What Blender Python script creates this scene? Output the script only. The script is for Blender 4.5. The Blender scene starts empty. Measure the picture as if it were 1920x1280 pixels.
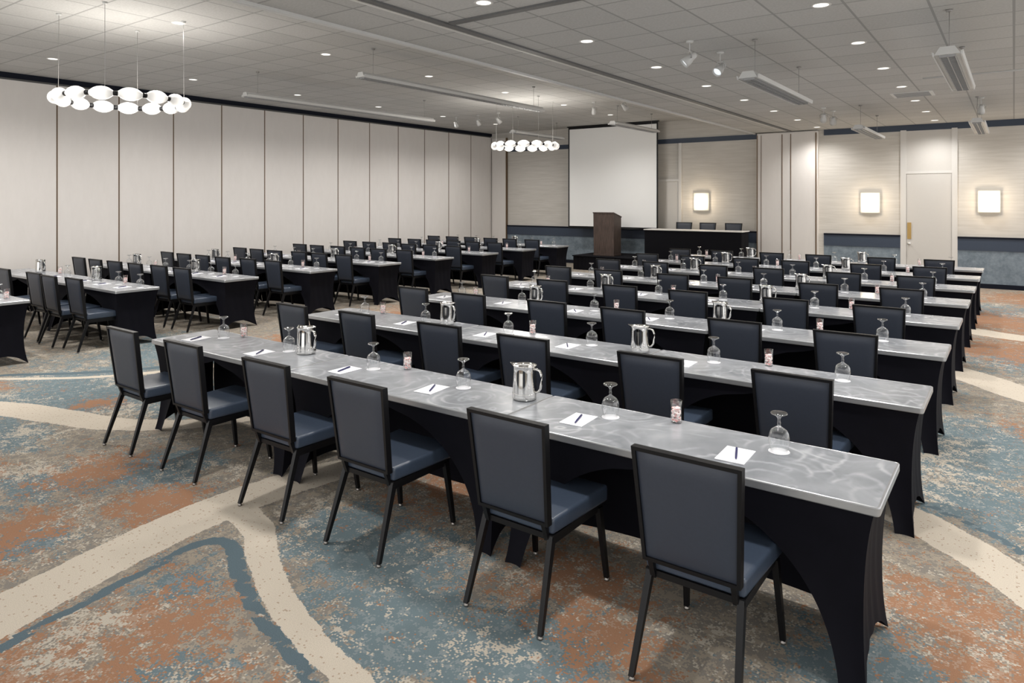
import bpy, bmesh, math, random
import numpy as np
from mathutils import Vector, Matrix
random.seed(7)
scene = bpy.context.scene
COL = scene.collection
scene.view_settings.view_transform = 'Standard'
scene.view_settings.look = 'None'
scene.view_settings.exposure = 1.38

# ------------------------------------------------------------------ materials
def newmat(name):
    m = bpy.data.materials.new(name); m.use_nodes = True
    nt = m.node_tree
    b = nt.nodes['Principled BSDF']
    return m, nt, b
def pmat(name, col, rough=0.5, metal=0.0, var=0.06, scale=30, bump=0.0, spec=0.5):
    m, nt, b = newmat(name)
    tc = nt.nodes.new('ShaderNodeTexCoord')
    n = nt.nodes.new('ShaderNodeTexNoise'); n.inputs['Scale'].default_value = scale
    n.inputs['Detail'].default_value = 4
    nt.links.new(tc.outputs['Object'], n.inputs['Vector'])
    r = nt.nodes.new('ShaderNodeMapRange')
    r.inputs['To Min'].default_value = 1-var; r.inputs['To Max'].default_value = 1+var
    nt.links.new(n.outputs['Fac'], r.inputs['Value'])
    mx = nt.nodes.new('ShaderNodeVectorMath'); mx.operation = 'SCALE'
    mx.inputs[0].default_value = col[:3]
    nt.links.new(r.outputs[0], mx.inputs['Scale'])
    nt.links.new(mx.outputs[0], b.inputs['Base Color'])
    b.inputs['Roughness'].default_value = rough
    b.inputs['Metallic'].default_value = metal
    b.inputs['Specular IOR Level'].default_value = spec
    if bump > 0:
        bp = nt.nodes.new('ShaderNodeBump'); bp.inputs['Strength'].default_value = bump
        bp.inputs['Distance'].default_value = 0.003
        nt.links.new(n.outputs['Fac'], bp.inputs['Height'])
        nt.links.new(bp.outputs[0], b.inputs['Normal'])
    return m
def emat(name, col, strength, base=(0.9,0.9,0.88)):
    m, nt, b = newmat(name)
    b.inputs['Base Color'].default_value = (*base, 1)
    b.inputs['Emission Color'].default_value = (*col, 1)
    b.inputs['Emission Strength'].default_value = strength
    b.inputs['Roughness'].default_value = 0.3
    return m

M_vinyl = pmat('navy_vinyl', (0.040,0.056,0.086), 0.33, var=0.10, scale=60, bump=0.12, spec=.6)
M_vinylback = pmat('charcoal_navy_vinyl', (0.031,0.038,0.055), 0.40, var=0.10, scale=60, bump=0.12)
M_black = pmat('black_frame', (0.0045,0.0045,0.0055), 0.40, spec=.3)
M_spandex = pmat('black_spandex', (0.0045,0.0045,0.008), 0.75, var=0.3, scale=8, spec=0.12)
M_chrome = pmat('chrome', (0.70,0.69,0.67), 0.10, 1.0, var=0.03)
M_glide = pmat('steel_glide', (0.28,0.26,0.24), 0.35, 0.9)
M_paper = pmat('white_paper', (0.85,0.85,0.88), 0.7, var=0.02)
M_pen = pmat('pen_blue', (0.02,0.02,0.10), 0.3)
M_white = pmat('white_paint', (0.62,0.605,0.58), 0.5, var=0.02)
M_fixt = pmat('fixture_white', (0.55,0.55,0.54), 0.45, var=0.03)
M_louver = pmat('louver_grey', (0.33,0.33,0.33), 0.4, 0.4)
M_cable = pmat('steel_cable', (0.30,0.29,0.28), 0.4, 0.4)
M_bronze = pmat('bronze_trim', (0.14,0.09,0.052), 0.4, 0.3)
M_darktrim = pmat('dark_trim', (0.010,0.012,0.020), 0.7, spec=.1)
M_crown = pmat('navy_crown', (0.033,0.048,0.078), 0.5)
M_screen = pmat('screen_fabric', (0.90,0.90,0.885), 0.8, var=0.01)
M_stage = pmat('stage_black', (0.006,0.006,0.008), 0.9, spec=.1)
M_brass = pmat('brass_plate', (0.50,0.33,0.12), 0.4, 0.5)
M_door = pmat('door_paint', (0.57,0.55,0.52), 0.5, var=0.02)
M_track = pmat('track_metal', (0.13,0.13,0.13), 0.5, 0.3)
M_down = emat('downlight_glow', (1.0,0.95,0.88), 0.55)
M_lens = emat('spot_lens', (0.85,0.93,1.0), 0.25)
def gradmat(name,axis,f0,f1,t0,t1,col,base):
    """lamp diffuser whose glow falls off from the bulb position towards its ends"""
    m,nt,b=newmat(name)
    tc=nt.nodes.new('ShaderNodeTexCoord'); sep=nt.nodes.new('ShaderNodeSeparateXYZ')
    nt.links.new(tc.outputs['Object'],sep.inputs[0])
    ab=nt.nodes.new('ShaderNodeMath'); ab.operation='ABSOLUTE'; nt.links.new(sep.outputs[axis],ab.inputs[0])
    mr=nt.nodes.new('ShaderNodeMapRange'); mr.inputs['From Min'].default_value=f0; mr.inputs['From Max'].default_value=f1
    mr.inputs['To Min'].default_value=t0; mr.inputs['To Max'].default_value=t1; mr.interpolation_type='SMOOTHSTEP'
    nt.links.new(ab.outputs[0],mr.inputs['Value']); nt.links.new(mr.outputs[0],b.inputs['Emission Strength'])
    b.inputs['Emission Color'].default_value=(*col,1); b.inputs['Base Color'].default_value=(*base,1); b.inputs['Roughness'].default_value=.3
    return m
M_globe=gradmat('opal_glass_glow',1,.02,.125,.32,.08,(1,.95,.88),(.72,.72,.71))
M_shade=gradmat('sconce_shade_glow',2,.02,.26,.34,.20,(1,.87,.66),(.50,.47,.42))

def glassmat(name, tint=(.965,.972,.975)):
    m, nt, b = newmat(name)
    nt.nodes.remove(b)
    out=[x for x in nt.nodes if x.type=='OUTPUT_MATERIAL'][0]
    tr=nt.nodes.new('ShaderNodeBsdfTransparent'); tr.inputs[0].default_value=(*tint,1)
    gl=nt.nodes.new('ShaderNodeBsdfGlossy'); gl.inputs['Roughness'].default_value=.05
    lw=nt.nodes.new('ShaderNodeLayerWeight'); lw.inputs[0].default_value=.5
    pw=nt.nodes.new('ShaderNodeMath'); pw.operation='POWER'; pw.inputs[1].default_value=2.1
    ma=nt.nodes.new('ShaderNodeMath'); ma.operation='MULTIPLY_ADD'; ma.inputs[1].default_value=.85; ma.inputs[2].default_value=.09
    mx=nt.nodes.new('ShaderNodeMixShader')
    nt.links.new(lw.outputs['Facing'],pw.inputs[0]); nt.links.new(pw.outputs[0],ma.inputs[0])
    nt.links.new(ma.outputs[0],mx.inputs[0]); nt.links.new(tr.outputs[0],mx.inputs[1]); nt.links.new(gl.outputs[0],mx.inputs[2])
    nt.links.new(mx.outputs[0],out.inputs[0])
    return m
M_glass = glassmat('clear_glass')

def candymat():
    m, nt, b = newmat('peppermint_candy')
    tc = nt.nodes.new('ShaderNodeTexCoord')
    v = nt.nodes.new('ShaderNodeTexVoronoi'); v.inputs['Scale'].default_value = 90
    nt.links.new(tc.outputs['Object'], v.inputs['Vector'])
    sep = nt.nodes.new('ShaderNodeSeparateColor'); nt.links.new(v.outputs['Color'], sep.inputs[0])
    cr = nt.nodes.new('ShaderNodeValToRGB'); cr.color_ramp.interpolation='CONSTANT'
    cr.color_ramp.elements[0].color=(0.93,0.84,0.82,1); cr.color_ramp.elements[1].position=0.66
    cr.color_ramp.elements[1].color=(0.85,0.42,0.40,1)
    nt.links.new(sep.outputs[0], cr.inputs[0]); nt.links.new(cr.outputs[0], b.inputs['Base Color'])
    b.inputs['Roughness'].default_value=0.4
    return m
M_candy = candymat()

def woodmat():
    m, nt, b = newmat('dark_walnut')
    tc = nt.nodes.new('ShaderNodeTexCoord'); mp = nt.nodes.new('ShaderNodeMapping')
    mp.inputs['Scale'].default_value=(14,14,1.2)
    n = nt.nodes.new('ShaderNodeTexNoise'); n.inputs['Scale'].default_value=3; n.inputs['Detail'].default_value=6
    cr = nt.nodes.new('ShaderNodeValToRGB')
    cr.color_ramp.elements[0].position=0.3; cr.color_ramp.elements[0].color=(0.036,0.023,0.019,1)
    cr.color_ramp.elements[1].position=0.7; cr.color_ramp.elements[1].color=(0.095,0.065,0.052,1)
    nt.links.new(tc.outputs['Object'],mp.inputs[0]); nt.links.new(mp.outputs[0],n.inputs[0])
    nt.links.new(n.outputs['Fac'],cr.inputs[0]); nt.links.new(cr.outputs[0],b.inputs['Base Color'])
    b.inputs['Roughness'].default_value=0.5
    return m
M_wood = woodmat()

def topmat():
    m, nt, b = newmat('brushed_slate_top'); N=nt.nodes; L=nt.links
    tc = N.new('ShaderNodeTexCoord'); info = N.new('ShaderNodeObjectInfo')
    add = N.new('ShaderNodeVectorMath'); add.operation='ADD'
    sc = N.new('ShaderNodeVectorMath'); sc.operation='SCALE'; sc.inputs[0].default_value=(1,1,0)
    mu = N.new('ShaderNodeMath'); mu.operation='MULTIPLY'; mu.inputs[1].default_value=37
    L.new(info.outputs['Random'],mu.inputs[0]); L.new(mu.outputs[0],sc.inputs['Scale'])
    L.new(tc.outputs['Object'],add.inputs[0]); L.new(sc.outputs[0],add.inputs[1])
    n = N.new('ShaderNodeTexNoise'); n.inputs['Scale'].default_value=2.8; n.inputs['Detail'].default_value=6; n.inputs['Roughness'].default_value=.5; n.inputs['Distortion'].default_value=.8
    L.new(add.outputs[0],n.inputs[0])
    wsc=N.new('ShaderNodeVectorMath'); wsc.operation='SCALE'; wsc.inputs['Scale'].default_value=.15
    L.new(n.outputs['Color'],wsc.inputs[0])
    wad=N.new('ShaderNodeVectorMath'); wad.operation='ADD'; L.new(add.outputs[0],wad.inputs[0]); L.new(wsc.outputs[0],wad.inputs[1])
    acc=None
    for s_,fr,off in ((2.2,30,0),(3.4,24,5.3),(1.6,42,11.7)):
        o_=N.new('ShaderNodeVectorMath'); o_.operation='ADD'; o_.inputs[1].default_value=(off,off,0); L.new(wad.outputs[0],o_.inputs[0])
        v=N.new('ShaderNodeTexVoronoi'); v.voronoi_dimensions='2D'; v.feature='SMOOTH_F1'; v.inputs['Scale'].default_value=s_; v.inputs['Smoothness'].default_value=.3
        L.new(o_.outputs[0],v.inputs['Vector'])
        m1=N.new('ShaderNodeMath'); m1.operation='MULTIPLY'; m1.inputs[1].default_value=fr; L.new(v.outputs['Distance'],m1.inputs[0])
        si=N.new('ShaderNodeMath'); si.operation='SINE'; L.new(m1.outputs[0],si.inputs[0])
        mx=N.new('ShaderNodeMath'); mx.operation='MAXIMUM'; mx.inputs[1].default_value=0; L.new(si.outputs[0],mx.inputs[0])
        pw=N.new('ShaderNodeMath'); pw.operation='POWER'; pw.inputs[1].default_value=3; L.new(mx.outputs[0],pw.inputs[0])
        # each swirl set only shows in its own soft area
        n2=N.new('ShaderNodeTexNoise'); n2.inputs['Scale'].default_value=2.6; n2.inputs['Detail'].default_value=4
        o2=N.new('ShaderNodeVectorMath'); o2.operation='ADD'; o2.inputs[1].default_value=(9+off*2,4-off,0); L.new(add.outputs[0],o2.inputs[0]); L.new(o2.outputs[0],n2.inputs[0])
        mr=N.new('ShaderNodeMapRange'); mr.inputs['From Min'].default_value=.48; mr.inputs['From Max'].default_value=.68; mr.inputs['To Max'].default_value=.26
        L.new(n2.outputs['Fac'],mr.inputs['Value'])
        mm=N.new('ShaderNodeMath'); mm.operation='MULTIPLY'; L.new(pw.outputs[0],mm.inputs[0]); L.new(mr.outputs[0],mm.inputs[1])
        if acc is None: acc=mm
        else:
            a2=N.new('ShaderNodeMath'); a2.operation='ADD'; L.new(acc.outputs[0],a2.inputs[0]); L.new(mm.outputs[0],a2.inputs[1]); acc=a2
    m3=N.new('ShaderNodeMath'); m3.operation='MULTIPLY_ADD'; m3.inputs[1].default_value=.65; L.new(n.outputs['Fac'],m3.inputs[0])
    m4=N.new('ShaderNodeMath'); m4.operation='ADD'; m4.inputs[1].default_value=.15; L.new(acc.outputs[0],m4.inputs[0]); L.new(m4.outputs[0],m3.inputs[2])
    cr = N.new('ShaderNodeValToRGB')
    cr.color_ramp.elements[0].position=0.30; cr.color_ramp.elements[0].color=(0.215,0.232,0.258,1)
    cr.color_ramp.elements[1].position=0.80; cr.color_ramp.elements[1].color=(0.60,0.62,0.65,1)
    L.new(m3.outputs[0],cr.inputs[0]); L.new(cr.outputs[0],b.inputs['Base Color'])
    b.inputs['Roughness'].default_value=0.23; b.inputs['Metallic'].default_value=0.3
    return m
M_top = topmat()
M_edge = pmat('aluminium_edge', (0.43,0.44,0.455), 0.28, 0.6, var=0.2, scale=6)

def tilemat():
    m, nt, b = newmat('acoustic_ceiling_tiles')
    geo = nt.nodes.new('ShaderNodeNewGeometry'); sep = nt.nodes.new('ShaderNodeSeparateXYZ')
    nt.links.new(geo.outputs['Position'],sep.inputs[0])
    outs=[]
    for ax in (0,1):
        d = nt.nodes.new('ShaderNodeMath'); d.operation='DIVIDE'; d.inputs[1].default_value=0.61
        nt.links.new(sep.outputs[ax],d.inputs[0])
        f = nt.nodes.new('ShaderNodeMath'); f.operation='PINGPONG'; f.inputs[1].default_value=0.5
        nt.links.new(d.outputs[0],f.inputs[0])
        l = nt.nodes.new('ShaderNodeMath'); l.operation='LESS_THAN'; l.inputs[1].default_value=0.018
        nt.links.new(f.outputs[0],l.inputs[0]); outs.append(l)
    mx = nt.nodes.new('ShaderNodeMath'); mx.operation='MAXIMUM'
    nt.links.new(outs[0].outputs[0],mx.inputs[0]); nt.links.new(outs[1].outputs[0],mx.inputs[1])
    sn = nt.nodes.new('ShaderNodeVectorMath'); sn.operation='SNAP'; sn.inputs[1].default_value=(0.61,0.61,10)
    nt.links.new(geo.outputs['Position'],sn.inputs[0])
    wn = nt.nodes.new('ShaderNodeTexWhiteNoise'); nt.links.new(sn.outputs[0],wn.inputs['Vector'])
    n = nt.nodes.new('ShaderNodeTexNoise'); n.inputs['Scale'].default_value=45; n.inputs['Detail'].default_value=5
    nt.links.new(geo.outputs['Position'],n.inputs['Vector'])
    ad = nt.nodes.new('ShaderNodeMath'); ad.operation='MULTIPLY_ADD'; ad.inputs[1].default_value=0.30
    nt.links.new(wn.outputs['Value'],ad.inputs[0]); nt.links.new(n.outputs['Fac'],ad.inputs[2])
    cr = nt.nodes.new('ShaderNodeValToRGB')
    cr.color_ramp.elements[0].position=0.35; cr.color_ramp.elements[0].color=(0.41,0.404,0.388,1)
    cr.color_ramp.elements[1].position=0.95; cr.color_ramp.elements[1].color=(0.51,0.502,0.485,1)
    nt.links.new(ad.outputs[0],cr.inputs[0])
    mix = nt.nodes.new('ShaderNodeMix'); mix.data_type='RGBA'
    nt.links.new(mx.outputs[0],mix.inputs['Factor']); nt.links.new(cr.outputs[0],mix.inputs[6])
    mix.inputs[7].default_value=(0.30,0.296,0.285,1)
    nt.links.new(mix.outputs[2],b.inputs['Base Color'])
    b.inputs['Roughness'].default_value=0.9
    return m
M_tile = tilemat()

def streakmat(name,c0,c1,sx,sz,bias=0.5):
    m, nt, b = newmat(name)
    geo = nt.nodes.new('ShaderNodeNewGeometry'); mp = nt.nodes.new('ShaderNodeMapping')
    mp.inputs['Scale'].default_value=(sx,sx,sz)
    n = nt.nodes.new('ShaderNodeTexNoise'); n.inputs['Scale'].default_value=1; n.inputs['Detail'].default_value=6; n.inputs['Roughness'].default_value=0.65
    cr = nt.nodes.new('ShaderNodeValToRGB')
    cr.color_ramp.elements[0].position=0.3; cr.color_ramp.elements[0].color=(*c0,1)
    cr.color_ramp.elements[1].position=0.7; cr.color_ramp.elements[1].color=(*c1,1)
    nt.links.new(geo.outputs['Position'],mp.inputs[0]); nt.links.new(mp.outputs[0],n.inputs['Vector'])
    nt.links.new(n.outputs['Fac'],cr.inputs[0]); nt.links.new(cr.outputs[0],b.inputs['Base Color'])
    b.inputs['Roughness'].default_value=0.8
    return m
M_paperwall = streakmat('striated_wallpaper',(0.50,0.475,0.435),(0.61,0.585,0.545),1.2,20)
M_wains = streakmat('blue_wainscot',(0.12,0.155,0.19),(0.23,0.28,0.325),9,9)
M_panel = streakmat('partition_fabric',(0.68,0.648,0.62),(0.71,0.678,0.65),9,3)

# ------------------------------------------------------------------ mesh builder
class MB:
    def __init__(s): s.v=[]; s.f=[]; s.m=[]; s.sm=[]
    def face(s,idx,mi=0,sm=False): s.f.append(idx); s.m.append(mi); s.sm.append(sm)
    def hexa(s,p,mi=0):
        o=len(s.v); s.v+= [tuple(q) for q in p]
        for q in ((0,3,2,1),(4,5,6,7),(0,1,5,4),(1,2,6,5),(2,3,7,6),(3,0,4,7)):
            s.face([o+i for i in q],mi)
    def box(s,x0,x1,y0,y1,z0,z1,mi=0):
        s.hexa([(x0,y0,z0),(x1,y0,z0),(x1,y1,z0),(x0,y1,z0),(x0,y0,z1),(x1,y0,z1),(x1,y1,z1),(x0,y1,z1)],mi)
    def taper(s,c0,w0,d0,c1,w1,d1,mi=0):
        p=[]
        for c,w,d in ((c0,w0,d0),(c1,w1,d1)):
            x,y,z=c; w/=2; d/=2
            p+=[(x-w,y-d,z),(x+w,y-d,z),(x+w,y+d,z),(x-w,y+d,z)]
        s.hexa(p,mi)
    def lathe(s,prof,n=20,c=(0,0,0),mi=0,axis='z',closed=False,cap=False):
        o=len(s.v)
        for r,z in prof:
            for i in range(n):
                a=2*math.pi*i/n
                q=(r*math.cos(a),r*math.sin(a),z)
                if axis=='x': q=(q[2],q[0],q[1])
                if axis=='y': q=(q[0],q[2],q[1])
                s.v.append((c[0]+q[0],c[1]+q[1],c[2]+q[2]))
        k=len(prof)
        rng=range(k if closed else k-1)
        for j in rng:
            a=o+j*n; b=o+((j+1)%k)*n
            for i in range(n):
                s.face([a+i,a+(i+1)%n,b+(i+1)%n,b+i],mi,True)
        if cap:
            s.face([o+i for i in range(n)][::-1],mi); s.face([o+(k-1)*n+i for i in range(n)],mi)
    def tube(s,pts,r,n=8,mi=0,flat=1.0,cap=True):
        pts=[Vector(p) for p in pts]; o=len(s.v); k=len(pts)
        up=Vector((0,0,1))
        for j,p in enumerate(pts):
            t=(pts[min(j+1,k-1)]-pts[max(j-1,0)]).normalized()
            u=t.cross(up)
            if u.length<1e-3: u=t.cross(Vector((0,1,0)))
            u.normalize(); w=t.cross(u)
            for i in range(n):
                a=2*math.pi*i/n
                s.v.append(tuple(p+u*r*math.cos(a)*flat+w*r*math.sin(a)))
        for j in range(k-1):
            for i in range(n):
                s.face([o+j*n+i,o+j*n+(i+1)%n,o+(j+1)*n+(i+1)%n,o+(j+1)*n+i],mi,True)
        if cap:
            s.face([o+i for i in range(n)][::-1],mi); s.face([o+(k-1)*n+i for i in range(n)],mi)
    def grid(s,fn,nu,nv,mi=0):
        o=len(s.v)
        for j in range(nv+1):
            for i in range(nu+1): s.v.append(tuple(fn(i/nu,j/nv)))
        for j in range(nv):
            for i in range(nu):
                a=o+j*(nu+1)+i
                s.face([a,a+1,a+nu+2,a+nu+1],mi,True)
    def mesh(s,name,mats,bevel=0,seg=2,fixn=True,smooth_all=False):
        me=bpy.data.meshes.new(name)
        me.from_pydata(s.v,[],s.f)
        for mt in mats: me.materials.append(mt)
        me.polygons.foreach_set('material_index',s.m)
        me.polygons.foreach_set('use_smooth',[bool(x) or smooth_all for x in s.sm])
        if bevel or fixn:
            bm=bmesh.new(); bm.from_mesh(me)
            bmesh.ops.remove_doubles(bm,verts=bm.verts,dist=1e-5)
            if fixn: bmesh.ops.recalc_face_normals(bm,faces=bm.faces)
            if bevel:
                bmesh.ops.bevel(bm,geom=[e for e in bm.edges],offset=bevel,segments=seg,profile=0.6,affect='EDGES',clamp_overlap=True)
            bm.to_mesh(me); bm.free()
        me.update()
        return me
def ob(name,me,parent=None,loc=(0,0,0),rot=(0,0,0)):
    o=bpy.data.objects.new(name,me); o.location=loc; o.rotation_euler=rot
    if parent: o.parent=parent
    COL.objects.link(o); return o
def empty(name,loc=(0,0,0),rot=(0,0,0)):
    o=bpy.data.objects.new(name,None); o.empty_display_size=0.1; o.location=loc; o.rotation_euler=rot
    COL.objects.link(o); return o
def tag(o,label,cat,group=None):
    o['label']=label; o['category']=cat
    if group: o['group']=group
def struct(o,label=None):
    o['kind']='structure'
    if label: o['label']=label
def dup(src,loc,rotz=0.0,parent=None):
    c=src.copy(); COL.objects.link(c)
    if parent is None:
        c.location=loc; c.rotation_euler=(src.rotation_euler[0],src.rotation_euler[1],rotz)
    else:
        c.parent=parent
    for ch in src.children:
        dup(ch,None,0,c)
    return c
PLACED=set()
def place(proto,loc,rotz=0.0,label=None,group=None):
    """first use moves the prototype itself, later uses copy it"""
    if proto not in PLACED:
        PLACED.add(proto)
        proto.location=loc; proto.rotation_euler=(0,0,rotz); o=proto
    else:
        o=dup(proto,loc,rotz)
    if label: o['label']=label
    if group: o['group']=group
    return o

# ------------------------------------------------------------------ room shell
XW=-14.2; YB=18.4; HL=4.15; HR=3.67; XS=-5.5; XR=4.0; YF=-1.0
def boxobj(name,x0,x1,y0,y1,z0,z1,mat,bevel=0):
    cx,cy,cz=(x0+x1)/2,(y0+y1)/2,(z0+z1)/2
    b=MB(); b.box(x0-cx,x1-cx,y0-cy,y1-cy,z0-cz,z1-cz)
    return ob(name,b.mesh(name,[mat],bevel),loc=(cx,cy,cz))

def catmull(P,n=8):
    P=[np.array(p,float) for p in P]; P=[2*P[0]-P[1]]+P+[2*P[-1]-P[-2]]
    out=[]
    for i in range(1,len(P)-2):
        p0,p1,p2,p3=P[i-1:i+3]
        for k in range(n):
            t=k/n
            out.append(0.5*((2*p1)+(-p0+p2)*t+(2*p0-5*p1+4*p2-p3)*t*t+(-p0+3*p1-3*p2+p3)*t**3))
    out.append(P[-2]); return out
bands=[
 [(-3.2,-0.8,.17),(-3.6,.6,.18),(-3.80,1.20,.18),(-3.93,1.73,.18),(-4.02,2.32,.19),(-3.98,3.0,.19),(-3.78,3.5,.17),(-3.0,4.4,.15),(-1.7,4.95,.15),(-.68,4.88,.16),(-.30,4.65,.16),(.04,4.29,.15),(.5,3.6,.15),(1.2,2.2,.15)],
 [(-3.9,2.50,.10),(-3.55,2.40,.09),(-3.24,2.22,.08),(-2.80,2.03,.075),(-2.42,1.92,.07),(-2.1,1.86,.07),(-1.7,1.72,.08),(-1.0,1.2,.1),(-.5,.2,.1)],
 [(2.5,5.5,.2),(1.4,7.3,.25),(.8,7.9,.26),(.08,8.55,.26),(-.6,9.3,.24),(-1.8,10.0,.2),(-3.4,9.6,.16),(-5.2,8.8,.15),(-6.6,8.6,.13),(-7.4,9.6,.12),(-7.3,11.5,.2),(-6.6,14,.2),(-7,18,.2)],
 [(-9.5,.9,.2),(-8.5,1.9,.19),(-7.6,2.42,.18),(-6.93,2.63,.17),(-6.2,2.86,.15),(-5.6,3.4,.12),(-5.4,4.4,.1),(-6.0,5.4,.1),(-7.0,5.9,.1)],
 [(-10.5,1.6,.07),(-8.85,2.82,.05),(-8.04,3.54,.05),(-7.5,4.6,.10),(-7.3,5.9,.12),(-8.2,7.1,.12),(-10.5,7.6,.12),(-13,7,.12)],
 [(3,12,.25),(1,12.4,.25),(.2,12.0,.25),(-.9,12.6,.25),(-2.5,14.5,.2),(-3,18,.2)],
]
darks=[
 [(-2.6,-.9,.04),(-3.3,.6,.04),(-3.52,1.12,.034),(-3.59,1.46,.034),(-3.667,1.883,.034),(-3.70,2.12,.04),(-3.57,2.22,.042),(-3.32,2.11,.042),(-2.89,1.93,.036),(-2.33,1.79,.034),(-1.8,1.61,.034),(-1.1,1.1,.036)],
 [(.6,3.9,.03),(.2,4.45,.03),(-.1,4.85,.03),(-.5,5.12,.03)],
 [(-9.0,2.9,.05),(-8.2,3.7,.06),(-7.7,4.7,.06)],
]
blues=[(-2.77,2.60,.48),(-2.25,2.25,.38),(-3.2,2.75,.28),(-1.75,2.35,.32),(-7.6,3.2,1.0),(-6.4,3.6,.6),(-8.8,4.4,.9),(-.1,6.6,.9),(-.1,5.5,.5),(-.50,3.15,.32),(-3.38,1.80,.20),(-5.0,2.55,.36),(-2.75,1.45,.20),
 (.3,10.3,.8),(-5.4,1.9,.3),(-6.7,2.1,.4),(-7,7,1.0),(-7.6,10.6,1),(.3,14.5,1),(-1,1.9,.45),(-3.6,5.8,1),(-2,7.6,.9),(-8.2,1.0,.8),(-4.5,1.55,.2)]
oranges=[(-3.14,1.55,.32),(-3.30,1.05,.38),(-2.95,1.2,.3),(-4.7,1.65,.26),(-4.42,2.25,.28),(-5.3,2.25,.34),(-4.45,1.1,.38),(-1.80,3.0,.34),(-1.45,2.75,.25),(-1.35,2.2,.2),(-.25,3.80,.36),(-.05,3.5,.28),(-.2,13.4,1.2),(.1,10.9,.9),
 (-2.5,1.5,.2),(-7.9,6.0,.5),(-8.6,2.4,.35),(-7.0,3.05,.2),(.3,7.3,.35),(-6.9,13,1.),(-3,3.7,.5),(-5.9,1.6,.32),(-8.4,8.6,.7),(.2,16.8,1)]
step=0.06
xs=np.arange(XW,XR+step,step); ys=np.arange(YF,YB+step,step)
xs[-1]=XR; ys[-1]=YB
GX,GY=np.meshgrid(xs,ys); PX=GX.ravel(); PY=GY.ravel()
def sdf(polys):
    best=np.full(PX.shape,9.0)
    for P in polys:
        C=catmull(P,6)
        for a,b in zip(C[:-1],C[1:]):
            dx,dy=b[0]-a[0],b[1]-a[1]; L2=dx*dx+dy*dy+1e-9
            t=np.clip(((PX-a[0])*dx+(PY-a[1])*dy)/L2,0,1)
            w=a[2]+(b[2]-a[2])*t
            d=np.hypot(PX-(a[0]+t*dx),PY-(a[1]+t*dy))-w
            best=np.minimum(best,d)
    return best
def gsum(L):
    g=np.zeros(PX.shape)
    for x,y,r in L: g=np.maximum(g,np.exp(-((PX-x)**2+(PY-y)**2)/(2*(r*.85)**2)))
    return g
nx,ny=len(xs),len(ys)
fme=bpy.data.meshes.new('floor')
faces=[]
for j in range(ny-1):
    for i in range(nx-1):
        a=j*nx+i; faces.append((a,a+1,a+nx+1,a+nx))
fme.from_pydata(list(zip(PX.tolist(),PY.tolist(),[0.0]*len(PX))),[],faces)
for nm,arr in (('band',sdf(bands)),('dark',sdf(darks)),('blue',gsum(blues)),('orange',gsum(oranges))):
    at=fme.attributes.new(nm,'FLOAT','POINT'); at.data.foreach_set('value',arr.astype(np.float32))
floor=ob('floor',fme); struct(floor,'patterned broadloom carpet in blue, rust, taupe and cream')
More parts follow.
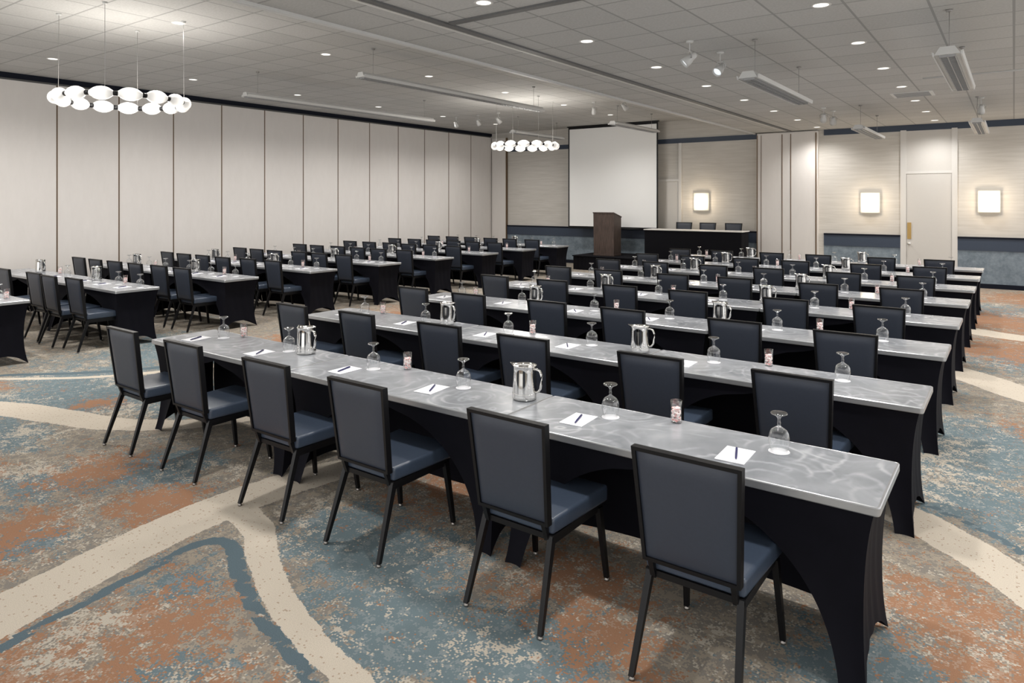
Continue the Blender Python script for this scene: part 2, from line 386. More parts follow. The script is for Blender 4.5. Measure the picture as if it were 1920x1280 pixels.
def carpet():
    m,nt,b=newmat('patterned_carpet'); N=nt.nodes; L=nt.links
    geo=N.new('ShaderNodeNewGeometry')
    sn=N.new('ShaderNodeVectorMath'); sn.operation='SNAP'; sn.inputs[1].default_value=(0.008,0.008,1)
    L.new(geo.outputs['Position'],sn.inputs[0])
    def noise(scale,detail,rough,off,src=sn,dist=0.0):
        a=N.new('ShaderNodeVectorMath'); a.operation='ADD'; a.inputs[1].default_value=(off,off*1.7,0)
        L.new(src.outputs[0],a.inputs[0])
        n=N.new('ShaderNodeTexNoise'); n.inputs['Scale'].default_value=scale; n.inputs['Detail'].default_value=detail
        n.inputs['Roughness'].default_value=rough; n.inputs['Distortion'].default_value=dist
        L.new(a.outputs[0],n.inputs['Vector']); return n.outputs['Fac']
    def math_(op,a,bb,c=None):
        x=N.new('ShaderNodeMath'); x.operation=op
        for i,q in enumerate((a,bb,c)):
            if q is None: continue
            if isinstance(q,(int,float)): x.inputs[i].default_value=q
            else: L.new(q,x.inputs[i])
        return x.outputs[0]
    def attr(nm):
        a=N.new('ShaderNodeAttribute'); a.attribute_name=nm; return a.outputs['Fac']
    def mix(f,A,B):
        x=N.new('ShaderNodeMix'); x.data_type='RGBA'; L.new(f,x.inputs['Factor'])
        for i,q in ((6,A),(7,B)):
            if isinstance(q,tuple): x.inputs[i].default_value=(*q,1)
            else: L.new(q,x.inputs[i])
        return x.outputs[2]
    big=noise(1.3,3,.5,3.1); med=noise(6,8,.90,11); fine=noise(50,2,.8,23); big2=noise(1.2,3,.5,41); med2=noise(7,8,.92,57)
    med3=noise(12,6,.88,91)
    TAU=(0.300,0.260,0.208); TAUD=(0.215,0.195,0.170); CRM=(0.53,0.47,0.39); BLU=(0.135,0.178,0.195); LBL=(0.195,0.230,0.238); ORG=(0.300,0.165,0.100)
    col=mix(math_('GREATER_THAN',med3,0.50),TAU,TAUD)
    bl=math_('ADD',math_('MULTIPLY',attr('blue'),0.68),math_('MULTIPLY',math_('SUBTRACT',big2,.5),1.1))
    bl=math_('ADD',bl,math_('MULTIPLY',math_('SUBTRACT',med,.5),3.2))
    bm_=math_('GREATER_THAN',bl,0.34)
    col=mix(bm_,col,BLU)
    col=mix(math_('MULTIPLY',bm_,math_('GREATER_THAN',med3,0.53)),col,LBL)
    o=math_('ADD',math_('MULTIPLY',attr('orange'),0.68),math_('MULTIPLY',math_('SUBTRACT',big,.5),0.7))
    o=math_('ADD',o,math_('MULTIPLY',math_('SUBTRACT',med2,.5),4.4))
    om=math_('GREATER_THAN',o,0.43)
    col=mix(om,col,ORG)
    fl=math_('ADD',math_('MULTIPLY',math_('SUBTRACT',noise(9,7,.92,133),.5),1.6),math_('MULTIPLY',math_('SUBTRACT',big,.5),-.7))
    col=mix(math_('MULTIPLY',math_('GREATER_THAN',fl,0.12),math_('SUBTRACT',1.0,math_('MULTIPLY',om,.7))),col,(0.44,0.395,0.33))
    wob=math_('ADD',math_('MULTIPLY',math_('SUBTRACT',noise(5,3,.6,77),.5),.035),math_('MULTIPLY',math_('SUBTRACT',med3,.5),.06))
    dk=math_('LESS_THAN',math_('ADD',attr('dark'),wob),0.0)
    bd=math_('LESS_THAN',math_('ADD',attr('band'),wob),0.0)
    col=mix(bd,col,mix(math_('GREATER_THAN',fine,.64),CRM,(0.37,0.29,0.22)))
    col=mix(dk,col,(0.100,0.137,0.158))
    hs=N.new('ShaderNodeVectorMath'); hs.operation='SCALE'
    fn=N.new('ShaderNodeTexNoise'); fn.inputs['Scale'].default_value=220; L.new(geo.outputs['Position'],fn.inputs['Vector'])
    L.new(math_('ADD',math_('MULTIPLY',fn.outputs['Fac'],.6),.70),hs.inputs['Scale']); L.new(col,hs.inputs[0])
    L.new(hs.outputs[0],b.inputs['Base Color'])
    b.inputs['Roughness'].default_value=0.95; b.inputs['Specular IOR Level'].default_value=0.1
    bp=N.new('ShaderNodeBump'); bp.inputs['Strength'].default_value=.35; bp.inputs['Distance'].default_value=.004
    L.new(fn.outputs['Fac'],bp.inputs['Height']); L.new(bp.outputs[0],b.inputs['Normal'])
    return m
fme.materials.append(carpet())

# ceilings
c=boxobj('ceiling',XW,XS,YF,YB,HL,HL+.1,M_tile); struct(c,'raised acoustic tile ceiling')
c=boxobj('ceiling',XS,XR,YF,YB,HR,HR+.1,M_tile); struct(c,'lower acoustic tile ceiling')
c=boxobj('trim_1',XS-.02,XS,YF,YB,HR-.02,HL,M_white); struct(c,'painted bulkhead face between ceiling levels')
c=boxobj('trim_2',-4.59,-4.51,YF,YB-.25,HR-.02,HR,M_track); struct(c,'metal track for folding partition')
c=boxobj('trim_3',-4.66,-4.62,YF,YB-.25,HR-.015,HR,M_white); struct(c,'white track edge')
c=boxobj('trim_4',-4.48,XR,5.13,5.21,HR-.02,HR,M_track); struct(c,'metal cross track for folding partition')
c=boxobj('trim_5',-5.5,-5.44,YF,YB,HR-.03,HR,M_fixt); struct(c,'soffit edge strip')
w=boxobj('wall_left',XW-.2,XW,YF,YB,0,HL,M_track); struct(w,'wall behind the folding partition')
pw=1.083; y1=YB-0.02
pm=None
while y1>1.5:
    y0=y1-pw
    b=MB(); b.box(-.02,.02,-(pw/2-.012),(pw/2-.012),-(HL-.16)/2,(HL-.16)/2)
    if pm is None:
        pm=b.mesh('partition_panel',[M_panel])
        bs=MB(); bs.box(-.012,.024,-.010,.010,-(HL-.16)/2,(HL-.16)/2); pseal=bs.mesh('seam_strip',[M_bronze])
    p=ob('partition_panel',pm,loc=(XW+.025,(y0+y1)/2,.03+(HL-.16)/2))
    tag(p,'tall beige fabric folding partition panel','partition panel','folding partition panels')
    s=ob('seam_strip',pseal,parent=p,loc=(0.0,-pw/2,0)); s['label']='dark bronze seam strip'
    y1=y0
t=boxobj('trim_6',XW,XW+.05,YF,YB,HL-.09,HL,M_darktrim); struct(t,'dark track strip along partition top')
w=boxobj('wall_back',XW-.2,XR,YB,YB+.2,0,HL,M_paperwall); struct(w,'striated beige wallpaper wall')
n=7
def bk(x0,x1,z0,z1,mat,label,dep=.03,name=None):
    global n
    o=boxobj(name or ('trim_%d'%n),x0,x1,YB-dep,YB,z0,z1,mat); struct(o,label)
    if name is None: n+=1
    return o
bk(-13.49,-5.42,3.52,3.65,M_crown,'navy picture rail')
bk(-3.80,XR,3.53,HR,M_crown,'navy crown band')
for a,b_ in ((-13.49,-8.3),(-7.48,-5.42),(-3.80,-2.14),(-1.02,XR)):
    bk(a,b_,0.0,.82,M_wains,'mottled blue wainscot',.02)
    bk(a,b_,.82,1.08,M_crown,'navy chair rail band',.035)
    bk(a,b_,1.08,1.12,M_darktrim,'dark chair rail cap',.05)
    bk(a,b_,0,.10,M_darktrim,'dark baseboard',.035)
bk(-2.14,-2.02,0,3.55,M_white,'white pilaster beside door',.035)
bk(-1.13,-1.02,0,3.55,M_white,'white pilaster beside door',.035)
bk(-2.02,-1.13,2.60,3.53,M_door,'pale infill panel above door',.02)
bk(-8.30,-8.23,0,2.52,M_white,'white door jamb',.05)
bk(-7.56,-7.48,0,3.52,M_white,'white door jamb',.05)
bk(-8.23,-7.56,2.46,2.52,M_white,'white door head',.05)
bk(-2.02,-1.13,2.54,2.60,M_white,'white door head',.035)
for i,(a,b_,h) in enumerate(((-2.015,-1.135,2.54),(-8.225,-7.565,2.46))):
    d=bk(a,b_,0.01,h,M_door,'plain off-white door',.025,name='door_%d'%(i+1))
    if i==0:
        b=MB(); b.box(-.04,.04,-.006,.006,-.19,.19)
        o=ob('push_plate',b.mesh('push_plate',[M_brass],.003),loc=(-1.96+.0-((a+b_)/2),-.02,1.22-h/2),parent=d); o['label']='brass push plate'
    b=MB(); b.lathe([(.0,-.0),(.026,.0),(.026,.012),(.012,.02),(.012,.05),(.03,.06),(.03,.08),(0,.085)],14,axis='y')
    me=b.mesh('door_knob',[M_chrome])
    o=ob('door_knob',me,parent=d,loc=((-1.96 if i==0 else -7.65)-((a+b_)/2),-.013,.92-h/2),rot=(0,0,math.pi))
p=boxobj('partition_panel',-14.1,-13.52,YB-.06,YB,.02,3.98,M_panel); tag(p,'narrow beige pocket panel at the room corner','partition panel')
p=boxobj('trim_90',-13.52,-13.49,YB-.08,YB,.02,3.98,M_bronze); struct(p,'bronze edge strip')
pk=empty('partition_pocket',(-4.65,YB-.2,0)); tag(pk,'beige partition storage pocket with bronze edge strips','partition pocket')
def pkpart(nm,x0,x1,y0,y1,z0,z1,mat,lab=None):
    b=MB(); b.box(x0+4.65,x1+4.65,y0-(YB-.2),y1-(YB-.2),z0,z1)
    o=ob(nm,b.mesh(nm,[mat]),parent=pk)
    if lab:o['label']=lab
pkpart('pocket_body',-5.38,-3.92,18.25,YB-.001,0.01,3.64,M_panel)
for x,wd in ((-5.38,.025),(-5.28,.012),(-4.76,.018),(-4.55,.018),(-3.955,.03)):
    pkpart('edge_strip',x-wd/2,x+wd/2,18.240,18.25,0.01,3.60,M_bronze,'bronze edge strip')

# ------------------------------------------------------------------ chair prototype
def chair_proto():
    root=empty('banquet_chair')
    tag(root,'navy vinyl banquet chair with black metal frame','chair')
    b=MB(); b.hexa([(-.205,-.20,.405),(.205,-.20,.405),(.228,.275,.405),(-.228,.275,.405),
                    (-.205,-.20,.480),(.205,-.20,.480),(.228,.275,.487),(-.228,.275,.487)])
    s=ob('seat',b.mesh('seat',[M_vinyl],.018,3,smooth_all=True),root); s['label']='navy vinyl box seat cushion'
    for p in s.data.polygons: p.use_smooth=True
    b=MB(); b.box(-.205,.205,-.20,.255,.378,.404)
    b.box(-.20,-.18,-.2,.24,.36,.378); b.box(.18,.20,-.2,.24,.36,.378)
    ob('seat_frame',b.mesh('seat_frame',[M_black]),root)
    zb,zt=.455,.93; yb,yt=-.222,-.282
    def P(x,z,dy=0):
        t=(z-zb)/(zt-zb); hw=.200+(.224-.200)*t
        return (x*hw,yb+(yt-yb)*t+dy,z)
    b=MB()
    def slab(x0,x1,z0,z1,th,bb):
        bb.hexa([P(x0,z0,-th),P(x1,z0,-th),P(x1,z0,th),P(x0,z0,th),P(x0,z1,-th),P(x1,z1,-th),P(x1,z1,th),P(x0,z1,th)])
    e=.075
    slab(-1,-1+e,zb,zt,.018,b); slab(1-e,1,zb,zt,.018,b); slab(-1+e,1-e,zt-.016,zt,.018,b); slab(-1+e,1-e,zb,zb+.016,.018,b)
    for sx in (-1,1):
        b.hexa([(sx*.17-.011,-.205,.375),(sx*.17+.011,-.205,.375),(sx*.17+.011,-.182,.375),(sx*.17-.011,-.182,.375),
                (sx*.17-.011,-.236,.46),(sx*.17+.011,-.236,.46),(sx*.17+.011,-.210,.46),(sx*.17-.011,-.210,.46)])
    bf=ob('backrest_frame',b.mesh('backrest_frame',[M_black]),root)
    b=MB()
    def cush(sgn):
        def fn(u,v):
            x=(-1+e)+(2-2*e)*u; z=zb+.013+(zt-zb-.026)*v
            k=min(1,min(u,1-u)*9)*min(1,min(v,1-v)*9); k=k**.5
            return P(x,z,sgn*(.008+.011*k))
        b.grid(fn,14,14)
    cush(-1); cush(1)
    ob('backrest_cushion',b.mesh('backrest_cushion',[M_vinylback]),root)
    def leg(p1,p0):
        b=MB(); b.taper((p0[0],p0[1],.016),.022,.022,p1,.028,.034)
        b.lathe([(.0,0),(.013,0),(.013,.008),(.009,.012),(.009,.018),(0,.018)],10,c=(p0[0],p0[1],0),mi=1)
        ob('leg',b.mesh('leg',[M_black,M_glide]),root)
    leg((-.188,-.185,.40),(-.212,-.315,0)); leg((.188,-.185,.40),(.212,-.315,0))
    leg((-.200,.225,.385),(-.218,.275,0)); leg((.200,.225,.385),(.218,.275,0))
    return root
CH=chair_proto()

# ------------------------------------------------------------------ table prototypes
def table_proto(L):
    root=empty('training_table')
    tag(root,'narrow grey-topped table with black stretch cover','table')
    h=L/2-.002; D=.289
    b=MB(); b.box(-h+.009,h-.009,-D+.009,D-.009,.718,.7490)
    t=ob('tabletop',b.mesh('tabletop',[M_top]),root); t['label']='brushed slate grey tabletop with swirled scuffs'
    b=MB()
    prof=[(.010,.714),(.003,.714),(0,.718),(0,.745),(.003,.749),(.006,.7500),(.010,.7492),(.010,.714)]
    cr=.018
    loop=[]
    for cx,cy,a0 in ((h-cr,D-cr,0),(-h+cr,D-cr,90),(-h+cr,-D+cr,180),(h-cr,-D+cr,270)):
        for k in range(5):
            a=math.radians(a0+k*22.5); loop.append((cx,cy,math.cos(a),math.sin(a)))
    o=len(b.v); npf=len(prof)
    for cx,cy,ca,sa in loop:
        for off,z in prof: b.v.append((cx+ca*(cr-off),cy+sa*(cr-off),z))
    for i in range(len(loop)):
        j=(i+1)%len(loop)
        for k in range(npf-1): b.face([o+i*npf+k,o+j*npf+k,o+j*npf+k+1,o+i*npf+k+1],0,False)
    et=ob('edge_trim',b.mesh('edge_trim',[M_edge]),root); et['label']='pale metal edge band'
    HT=.715
    wz=lambda z:.226+.046*(z/HT)**3+.052*(1-z/HT)**4
    xe=lambda z:L/2-.070+.022*(1-z/HT)**5+.045*(z/HT)**4
    b=MB()
    for sx in (-1,1):
        def endp(u,v):
            j=2*u-1; z0=.11*(1-abs(j)**3); z=z0+(HT-z0)*v
            return (sx*(xe(z)-.010*(1-j*j)+.003*math.sin(j*13+z*9)*(1-j*j)),j*wz(z),z)
        b.grid(endp,18,16)
        def web(u,v):
            z=HT*v; s=z/(HT*.93); full=xe(z)
            xa=(full-.10)*math.sqrt(max(0,1-s*s)) if s<1 else 0
            x=full+(xa-full)*u
            return (sx*x,-wz(z)+.012*math.sin(math.pi*u),z)
        b.grid(web,12,26)
    def back(u,v):
        i=2*u-1; z0=.06*(1-abs(i)**5); z=z0+(HT-z0)*v
        return (i*xe(z),wz(z)-.01*math.cos(i*9)*.5,z)
    b.grid(back,30,14)
    cv=ob('stretch_cover',b.mesh('stretch_cover',[M_spandex],fixn=False),root); cv['label']='black stretch fabric cover with arched openings'
    return root
T6=table_proto(1.83); T7=table_proto(2.2)

# ------------------------------------------------------------------ tabletop items
def lathe_obj(name,prof,mat,n=24,closed=False):
    b=MB(); b.lathe(prof,n,closed=closed); return b.mesh(name,[mat])
gp=[(.036,0),(.0425,.02),(.047,.045),(.0475,.066),(.044,.085),(.034,.101),(.018,.111),(.009,.117),(.007,.124),(.0095,.131),(.0065,.139),(.0065,.152),(.014,.163),(.036,.173),(.039,.176),(.036,.180),(.012,.172),(.0,.171)]
G=ob('water_goblet',lathe_obj('water_goblet',gp,M_glass,28)); tag(G,'clear stemmed water goblet turned upside down','glass')
C=ob('coaster',lathe_obj('coaster',[(0,0),(.048,0),(.048,.002),(0,.002)],M_paper,24)); tag(C,'round white paper coaster','coaster')
b=MB(); b.box(-.066,.066,-.098,.098,0,.004); N_=ob('notepad',b.mesh('notepad',[M_paper])); tag(N_,'small plain white paper notepad','notepad')
b=MB(); b.lathe([(0,-.074),(.002,-.072),(.0042,-.062),(.0052,-.02),(.0054,.0),(.0054,.070),(.003,.074),(0,.074)],10,c=(0,0,.0054),axis='y')
b.box(-.001,.001,.02,.062,.0104,.0121)
PEN=ob('pen',b.mesh('pen',[M_pen])); tag(PEN,'dark blue ballpoint pen','pen')
def pitcher():
    root=empty('water_pitcher'); tag(root,'polished stainless steel water pitcher','pitcher')
    b=MB(); n=32; s_=.95
    prof=[(0,.003),(.070,.003),(.075,.006),(.0755,.02),(.073,.10),(.070,.170),(.070,.195),(.074,.208),(.0755,.211),(.073,.212),(.067,.195),(.067,.03),(0,.03)]
    b.lathe(prof,n)
    for i,(x,y,z) in enumerate(b.v):
        if z>.15 and x<0:
            a=abs(math.atan2(y,-x)); k=max(0,1-a/.55); k=k*k*(3-2*k)
            t=(z-.15)/.062
            b.v[i]=(x-.028*k*t*t,y*(1-.35*k*t),z+.006*k*t)
    b.v=[(x*s_,y*s_,z*s_) for x,y,z in b.v]
    o=ob('pitcher_body',b.mesh('pitcher_body',[M_chrome]),root)
    b=MB(); b.tube([(.063,0,.179),(.079,0,.182),(.099,0,.174),(.110,0,.147),(.111,0,.109),(.103,0,.071),(.087,0,.049),(.068,0,.046)],.0068,8,flat=1.5)
    ob('handle',b.mesh('handle',[M_chrome]),root)
    b=MB(); b.lathe([(.0708,.033),(.0727,.035),(.0727,.039),(.0708,.041)],n)
    ob('raised_band',b.mesh('raised_band',[M_chrome]),root)
    return root
PI=pitcher()
def jar():
    root=empty('candy_glass'); tag(root,'small clear glass filled with peppermint candies','candy glass')
    b=MB(); b.lathe([(0,0),(.027,0),(.029,.004),(.030,.115),(.0285,.116),(.0275,.115)],22)
    ob('glass_tumbler',b.mesh('glass_tumbler',[M_glass]),root)
    b=MB(); rr=random.Random(3)
    for k in range(110):
        a=rr.random()*6.28; r=.0205*math.sqrt(rr.random()); z=.010+.070*rr.random()
        cx,cy=r*math.cos(a),r*math.sin(a); s=.0078
        b.lathe([(0,-s*.6),(s*.8,-s*.5),(s,0),(s*.8,s*.5),(0,s*.6)],7,c=(cx,cy,z))
    o=ob('candies',b.mesh('candies',[M_candy]),root); o['kind']='stuff'; o['label']='red and white wrapped candies'
    return root
JR=jar()

# ------------------------------------------------------------------ layout
rng=random.Random(11)
j=lambda s:(rng.random()*2-1)*s
cx_right=[-1.03,-1.89,-2.91,-3.74,-4.70,-5.575]
tz=.7502
for r in range(8):
    yc=3.24+1.575*r
    for tx in (-1.325,-3.155,-4.985):
        place(T6,(tx,yc,0),0,group='tables in the wide block')
    for k,x in enumerate(cx_right):
        jx=0 if r==0 else j(.015); jr=j(.02)
        place(CH,(x+jx,yc-.39+(0 if r==0 else j(.03)),0),jr,group='banquet chairs in the wide block')
        gx=x+.14+j(.02); gy=yc+.10+j(.012)
        place(C,(gx,gy,tz),j(1),group='coasters')
        place(G,(gx,gy,tz+.0021),j(1),group='water goblets')
        px_,py_=x-.01+j(.02),yc-.05+j(.015); rz=j(.08)+.03
        place(N_,(px_,py_,tz),rz,group='notepads')
        place(PEN,(px_+j(.01),py_+j(.01),tz+.004),rz+.42+j(.2),group='pens')
    for x in (-2.31,-4.37):
        place(PI,(x+j(.04),yc+.14+j(.02),tz),j(.25),group='water pitchers')
    for x in (-1.42,-3.43,-5.33):
        place(JR,(x+j(.04),yc+.235,tz),0,group='candy glasses')
cx_left=[-9.93,-10.62,-11.27,-11.95,-12.58,-13.25]
for r in range(9):
    yc=3.01+1.53*r
    for tx in (-10.5,-12.7):
        if r==0 and tx<-11: continue
        place(T7,(tx,yc,0),0,group='tables beside the folding partition')
    cxs=cx_left if r!=1 else [-9.74,-10.33,-10.93,-11.95]
    for k,x in enumerate(cxs):
        if r>0: place(CH,(x+j(.01),yc-.39+j(.04),0),j(.03),group='banquet chairs beside the folding partition')
        if r==0 and x<-10.2: continue
        gx=x+.2+j(.03); gy=yc+.08+j(.02)
        place(C,(gx,gy,tz),j(1),group='coasters')
        place(G,(gx,gy,tz+.0021),j(1),group='water goblets')
        if r<5:
            place(N_,(x,yc-.05,tz),j(.1),group='notepads')
            place(PEN,(x,yc-.05,tz+.004),.4,group='pens')
    if r>0:
        for x in ((-10.95,-12.9) if r<4 else (-11.1,)):
            place(PI,(x+j(.05),yc+.13,tz),j(.25),group='water pitchers')
        for x in (-10.2,-12.35):
            place(JR,(x+j(.04),yc+.20,tz),0,group='candy glasses')
place(JR,(-9.75,3.17,tz),0,group='candy glasses')

# ------------------------------------------------------------------ stage, podium, head table
st=empty('stage_platform',(-7.75,17.43,0)); tag(st,'low black carpeted stage riser with skirt','stage')
b=MB(); b.box(-2.25,2.25,-.75,.75,.37,.40); ob('deck',b.mesh('deck',[M_stage],.005),st)
b=MB()
def skirt(u,v):
    d=u*(1.44*2+4.44)
    if d<1.44: x,y=-2.22+.012*math.sin(d*60),.72-d
    elif d<1.44+4.44: x,y=-2.22+(d-1.44),-.72+.012*math.sin(d*60)
    else: x,y=2.22+.012*math.sin(d*60),-.72+(d-5.88)
    return (x,y,.005+.365*v)
b.grid(skirt,280,1); ob('skirt',b.mesh('skirt',[M_stage],fixn=False),st)
pd=empty('podium',(-9.15,17.15,.401)); tag(pd,'dark walnut podium with slanted reading top','podium')
b=MB(); b.hexa([(-.31,-.21,.05),(.31,-.21,.05),(.31,.22,.05),(-.31,.22,.05),(-.32,-.22,1.17),(.32,-.22,1.17),(.32,.22,1.05),(-.32,.22,1.05)])
ob('podium_body',b.mesh('podium_body',[M_wood],.006),pd)
b=MB(); b.box(-.32,.32,-.22,.23,0,.05); ob('base',b.mesh('base',[M_wood],.006),pd)
b=MB(); b.hexa([(-.33,-.235,1.172),(.33,-.235,1.172),(.33,.235,1.050),(-.33,.235,1.050),(-.33,-.235,1.20),(.33,-.235,1.20),(.33,.235,1.078),(-.33,.235,1.078)])
ob('reading_top',b.mesh('reading_top',[M_wood],.005),pd)
ht=empty('head_table',(-6.65,17.22,.401)); tag(ht,'long head table with white top and black cloth','table')
b=MB(); b.box(-1.3,1.3,-.30,.30,.742,.765); ob('tabletop',b.mesh('tabletop',[M_white],.005),ht)
b=MB()
def sk2(u,v):
    d=u*(2.56+1.12)
    w=.004*math.sin(d*22)*(1-v)
    if d<.56: x,y=-1.28+w,.28-d
    elif d<3.12: x,y=-1.28+(d-.56),-.28+w
    else: x,y=1.28+w,-.28+(d-3.12)
    return (x,y,.01+.735*v)
b.grid(sk2,260,6); ob('table_skirt',b.mesh('table_skirt',[M_stage],fixn=False),ht)
for x in (-7.28,-6.62,-5.93):
    place(CH,(x,17.78,.401),math.pi,group='chairs behind the head table',label='navy vinyl banquet chair on the stage behind head table')
sc=empty('projection_screen',(-9.46,17.98,0)); tag(sc,'large white projection screen with black border','projection screen')
b=MB(); b.box(-1.41,1.41,-.004,.004,1.16,4.06); ob('screen_surface',b.mesh('screen_surface',[M_screen]),sc)
b=MB(); b.box(-1.45,-1.41,-.006,.006,1.12,4.12); b.box(1.41,1.45,-.006,.006,1.12,4.12)
b.box(-1.41,1.41,-.006,.006,1.12,1.16); b.box(-1.41,1.41,-.006,.006,4.06,4.12)
b.lathe([(0,-1.45),(.018,-1.45),(.018,1.45),(0,1.45)],10,c=(0,0,1.11),axis='x')
ob('screen_border',b.mesh('screen_border',[M_black]),sc)
b=MB(); b.box(-1.48,1.48,-.03,.03,4.12,4.148); ob('screen_housing',b.mesh('screen_housing',[M_black],.005),sc)

# ------------------------------------------------------------------ sconces
def sconce():
    root=empty('wall_sconce'); tag(root,'square glowing fabric shade wall sconce','wall lamp')
    b=MB(); b.box(-.10,.10,-.02,0,-.12,.12); ob('back_plate',b.mesh('back_plate',[M_fixt],.004),root)
    b=MB()
    def sh(u,v):
        a=(u-.5)*2
        return (a*.20,-.13+.05*a*a if abs(a)<.999 else -.08,-.235+.47*v)
    b.grid(sh,12,10)
    b.box(-.20,-.194,-.08,-.01,-.235,.235); b.box(.194,.20,-.08,-.01,-.235,.235)
    ob('lamp_shade',b.mesh('lamp_shade',[M_shade]),root)
    return root
SC=sconce()
for x,z in ((-2.77,1.87),(-.44,1.90),(-6.91,1.89)):
    place(SC,(x,YB-.001,z),0,group='wall sconces')
    l=bpy.data.lights.new('sconce_bulb','POINT'); l.energy=5; l.color=(1,.82,.60); l.shadow_soft_size=.10
    o=bpy.data.objects.new('sconce_bulb',l); o.location=(x,YB-.36,z); COL.objects.link(o)

# ------------------------------------------------------------------ chandeliers
def chandelier():
    root=empty('ring_chandelier'); tag(root,'ring chandelier of glowing opal glass globes on cables','chandelier')
    R=.69; n=15
    b=MB()
    pts=[(R*math.cos(2*math.pi*i/64),R*math.sin(2*math.pi*i/64),0) for i in range(65)]
    b.tube(pts,.012,6,cap=False)
    for k in range(n):
        a=2*math.pi*(k+.5)/n
        t=Vector((-math.sin(a),math.cos(a),0)); c=Vector((R*math.cos(a),R*math.sin(a),0))
        b.tube([c-t*.026,c+t*.026],.030,10)
    ob('ring_frame',b.mesh('ring_frame',[M_black]),root)
    b=MB(); L=.124
    b.lathe([(0,-L),(.028,-L),(.038,-L*.88),(.060,-L*.62),(.074,-L*.3),(.078,0),(.074,L*.3),(.060,L*.62),(.038,L*.88),(.028,L),(0,L)],20,axis='y')
    gm=b.mesh('globe',[M_globe])
    for k in range(n):
        a=2*math.pi*k/n
        ob('globe',gm,root,loc=(R*math.cos(a),R*math.sin(a),0),rot=(0,0,a))
    for k in range(4):
        a=2*math.pi*(k+.5)/4
        b=MB(); x,y=R*math.cos(a),R*math.sin(a)
        b.tube([(x,y,.0),(x*.99,y*.99,HL-3.13-.0)],.0022,6); ob('cable',b.mesh('cable',[M_cable]),root)
        b=MB(); b.lathe([(0,HL-3.13-.02),(.025,HL-3.13-.02),(.03,HL-3.13),(0,HL-3.13)],14,c=(x*.99,y*.99,0)); ob('ceiling_cup',b.mesh('ceiling_cup',[M_fixt]),root)
    return root
CD=chandelier()
for x,y,rz in ((-8.80,4.06,.1),(-8.80,12.65,.25)):
    place(CD,(x,y,3.13),rz,group='ring chandeliers')
    l=bpy.data.lights.new('chandelier_lamp','POINT'); l.energy=32; l.color=(1,.95,.88); l.shadow_soft_size=.5
    o=bpy.data.objects.new('chandelier_lamp',l); o.location=(x,y,3.05); COL.objects.link(o)

# ------------------------------------------------------------------ downlights
def downlight():
    root=empty('recessed_downlight'); tag(root,'round recessed ceiling downlight, lit','downlight')
    b=MB(); b.lathe([(.066,0),(.084,-.004),(.088,0)],24); ob('trim_ring',b.mesh('trim_ring',[M_white]),root)
    b=MB(); b.lathe([(0,-.002),(.066,-.002)],24); ob('lens',b.mesh('lens',[M_down]),root)
    return root
DL=downlight()
def spotlamp(x,y,z,e,ang=120):
    l=bpy.data.lights.new('downlight_lamp','SPOT'); l.energy=e; l.color=(1,.97,.935); l.spot_size=math.radians(ang); l.spot_blend=1.0; l.shadow_soft_size=.13
    o=bpy.data.objects.new('downlight_lamp',l); o.location=(x,y,z-.02); COL.objects.link(o)
for x in (-3.8,-1.4,1.0):
    for i in range(-2,7):
        y=6.65+1.83*i
        place(DL,(x,y,HR-.001),0,group='recessed downlights')
        spotlamp(x,y,HR,78,150 if i>4 else 132)
for x in (-8.5,-12.25):
    for i in range(7):
        y=2.3+2.3*i
        place(DL,(x,y,HL-.001),0,group='recessed downlights')
        spotlamp(x,y,HL,120,150)

# ------------------------------------------------------------------ suspended fixtures
def hung_fixture(L,w,drop):
    root=empty('suspended_light_fixture'); tag(root,'long white suspended louvered light fixture','light fixture')
    b=MB()
    b.hexa([(-w/2,-L/2,.0),(w/2,-L/2,.0),(w/2,L/2,.0),(-w/2,L/2,.0),(-w*.28,-L/2,.07),(w*.28,-L/2,.07),(w*.28,L/2,.07),(-w*.28,L/2,.07)])
    for s in (-1,1):
        b.hexa([(s*w/2,-L/2,-.012),(s*w/2+s*.012,-L/2,-.012),(s*w/2+s*.012,L/2,-.012),(s*w/2,L/2,-.012),
                (s*w/2-s*.0,-L/2,.02),(s*w/2+s*.02,-L/2,.03),(s*w/2+s*.02,L/2,.03),(s*w/2,L/2,.02)])
    ob('housing',b.mesh('housing',[M_fixt]),root)
    b=MB(); k=int(L/.08)
    for i in range(k):
        y=-L/2+.04+i*(L-.08)/(k-1); b.box(-w*.32,w*.32,y-.004,y+.004,-.02,0)
    for s in (-1,0,1): b.box(s*w*.3-.004,s*w*.3+.004,-L/2+.03,L/2-.03,-.021,0)
    o=ob('louver',b.mesh('louver',[M_louver]),root); o['label']='grey metal louver grille'
    for s in (-1,1):
        b=MB(); b.tube([(0,s*(L/2-.25),.065),(0,s*(L/2-.25),drop)],.003,6)
        b.lathe([(0,drop-.02),(.025,drop-.02),(.03,drop),(0,drop)],12,c=(0,s*(L/2-.25),0))
        ob('cable',b.mesh('cable',[M_cable]),root)
    return root
F1=hung_fixture(4.7,.16,HL-3.70); place(F1,(-10.62,9.25,3.70),group='suspended fixtures'); place(F1,(-7.62,9.15,3.70),group='suspended fixtures')
F2=hung_fixture(2.4,.2,HL-3.70); place(F2,(-10.62,15.9,3.70),group='suspended fixtures'); place(F2,(-7.55,15.6,3.70),group='suspended fixtures')
F3=hung_fixture(2.4,.20,HR-3.22-.001); place(F3,(-2.28,8.6,3.22),group='suspended fixtures')
place(F3,(-2.28,15.0,3.22),group='suspended fixtures'); place(F3,(-.48,8.45,3.22),group='suspended fixtures'); place(F3,(-.50,15.0,3.22),group='suspended fixtures')

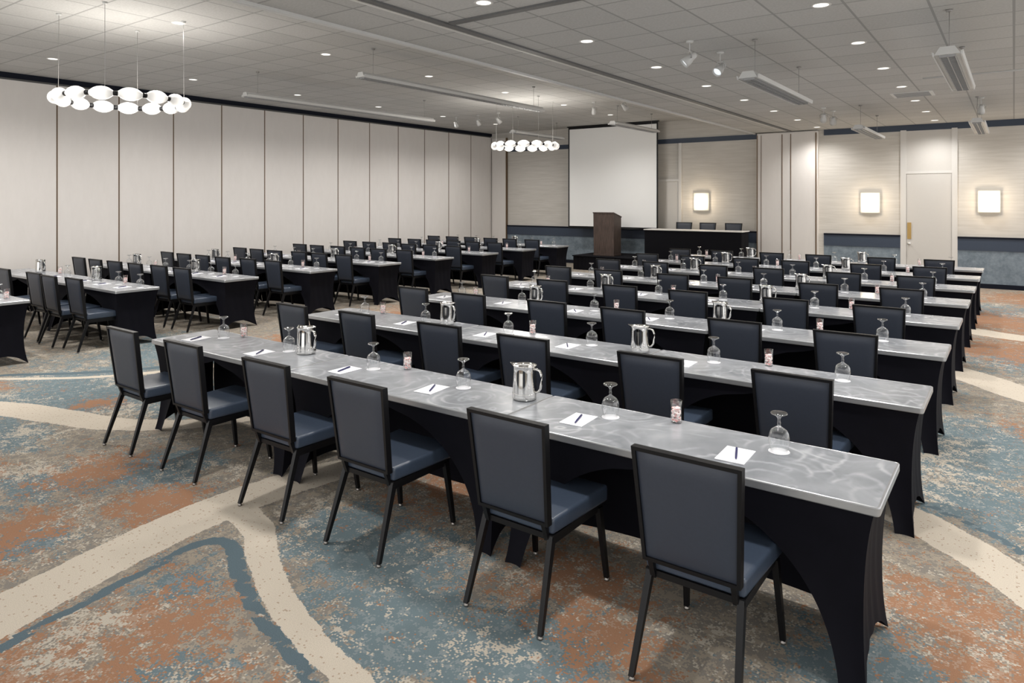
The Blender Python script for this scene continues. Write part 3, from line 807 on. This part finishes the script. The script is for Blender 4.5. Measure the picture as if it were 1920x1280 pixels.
def spot_fix():
    root=empty('track_spotlight'); tag(root,'white adjustable ceiling spotlight','spotlight')
    b=MB(); b.lathe([(0,-.02),(.04,-.02),(.045,0),(0,0)],14); b.tube([(0,0,-.01),(0,0,-.12)],.006,8); ob('stem',b.mesh('stem',[M_fixt]),root)
    b=MB()
    b.tube([(-.062,0,-.20),(-.065,0,-.15),(-.04,0,-.12),(.04,0,-.12),(.065,0,-.15),(.062,0,-.20)],.006,6); ob('yoke',b.mesh('yoke',[M_fixt]),root)
    b=MB(); b.lathe([(0,-.085),(.028,-.085),(.037,-.06),(.040,-.02),(.055,.025),(.059,.085),(.054,.085),(.05,.05)],18,axis='y')
    o=ob('lamp_can',b.mesh('lamp_can',[M_fixt]),root,loc=(0,0,-.195),rot=(math.radians(-40),0,0))
    b=MB(); b.lathe([(0,0),(.050,0)],18,axis='y'); ob('lens',b.mesh('lens',[M_lens]),o,loc=(0,.062,0))
    return root
SP=spot_fix()
for x,y,z,rz in ((-2.88,7.3,HR,2.2),(-2.80,8.05,HR,2.8),(-2.9,14.0,HR,.3),(-2.85,14.6,HR,.2),(-12.05,14.1,HL,.3),(-11.3,14.1,HL,.2),(-10.6,14.05,HL,-.2),(-7.7,13.8,HL,.4),(-6.84,13.6,HL,-.4),(-.45,14.2,HR,.1)):
    place(SP,(x,y,z),rz,group='adjustable spotlights')
v=empty('air_vent',(-1.35,13.1,HR)); tag(v,'square white ceiling air vent','air vent')
b=MB()
b.box(-.3,.3,-.3,.3,-.008,0)
ob('vent_frame',b.mesh('vent_frame',[M_fixt],.002),v)
b=MB()
for k in range(6): b.box(-.25,.25,-.24+k*.09,-.24+k*.09+.02,-.016,-.008)
ob('vent_slats',b.mesh('vent_slats',[M_louver]),v)
b=MB(); b.tube([(-1.6,0,-.10),(1.6,0,-.10)],.012,8)
for x in (-1.3,0,1.3): b.tube([(x,0,-.10),(x,0,0)],.006,6)
rd=ob('ceiling_conduit',b.mesh('ceiling_conduit',[M_fixt]),loc=(.6,10.85,HR)); tag(rd,'thin white conduit rod hung below the ceiling','conduit')

# ------------------------------------------------------------------ world + camera
w=bpy.data.worlds.new('World'); scene.world=w; w.use_nodes=True
w.node_tree.nodes['Background'].inputs[0].default_value=(1.0,.985,.965,1)
w.node_tree.nodes['Background'].inputs[1].default_value=0.60
cam=bpy.data.cameras.new('Camera'); co=bpy.data.objects.new('Camera',cam); COL.objects.link(co)
co.location=(0,0,1.92); co.rotation_euler=(math.radians(90),0,math.atan2(.5864,.81))
cam.sensor_width=36; cam.lens=24.375; cam.shift_y=-264/1920; cam.clip_start=.05
scene.camera=co
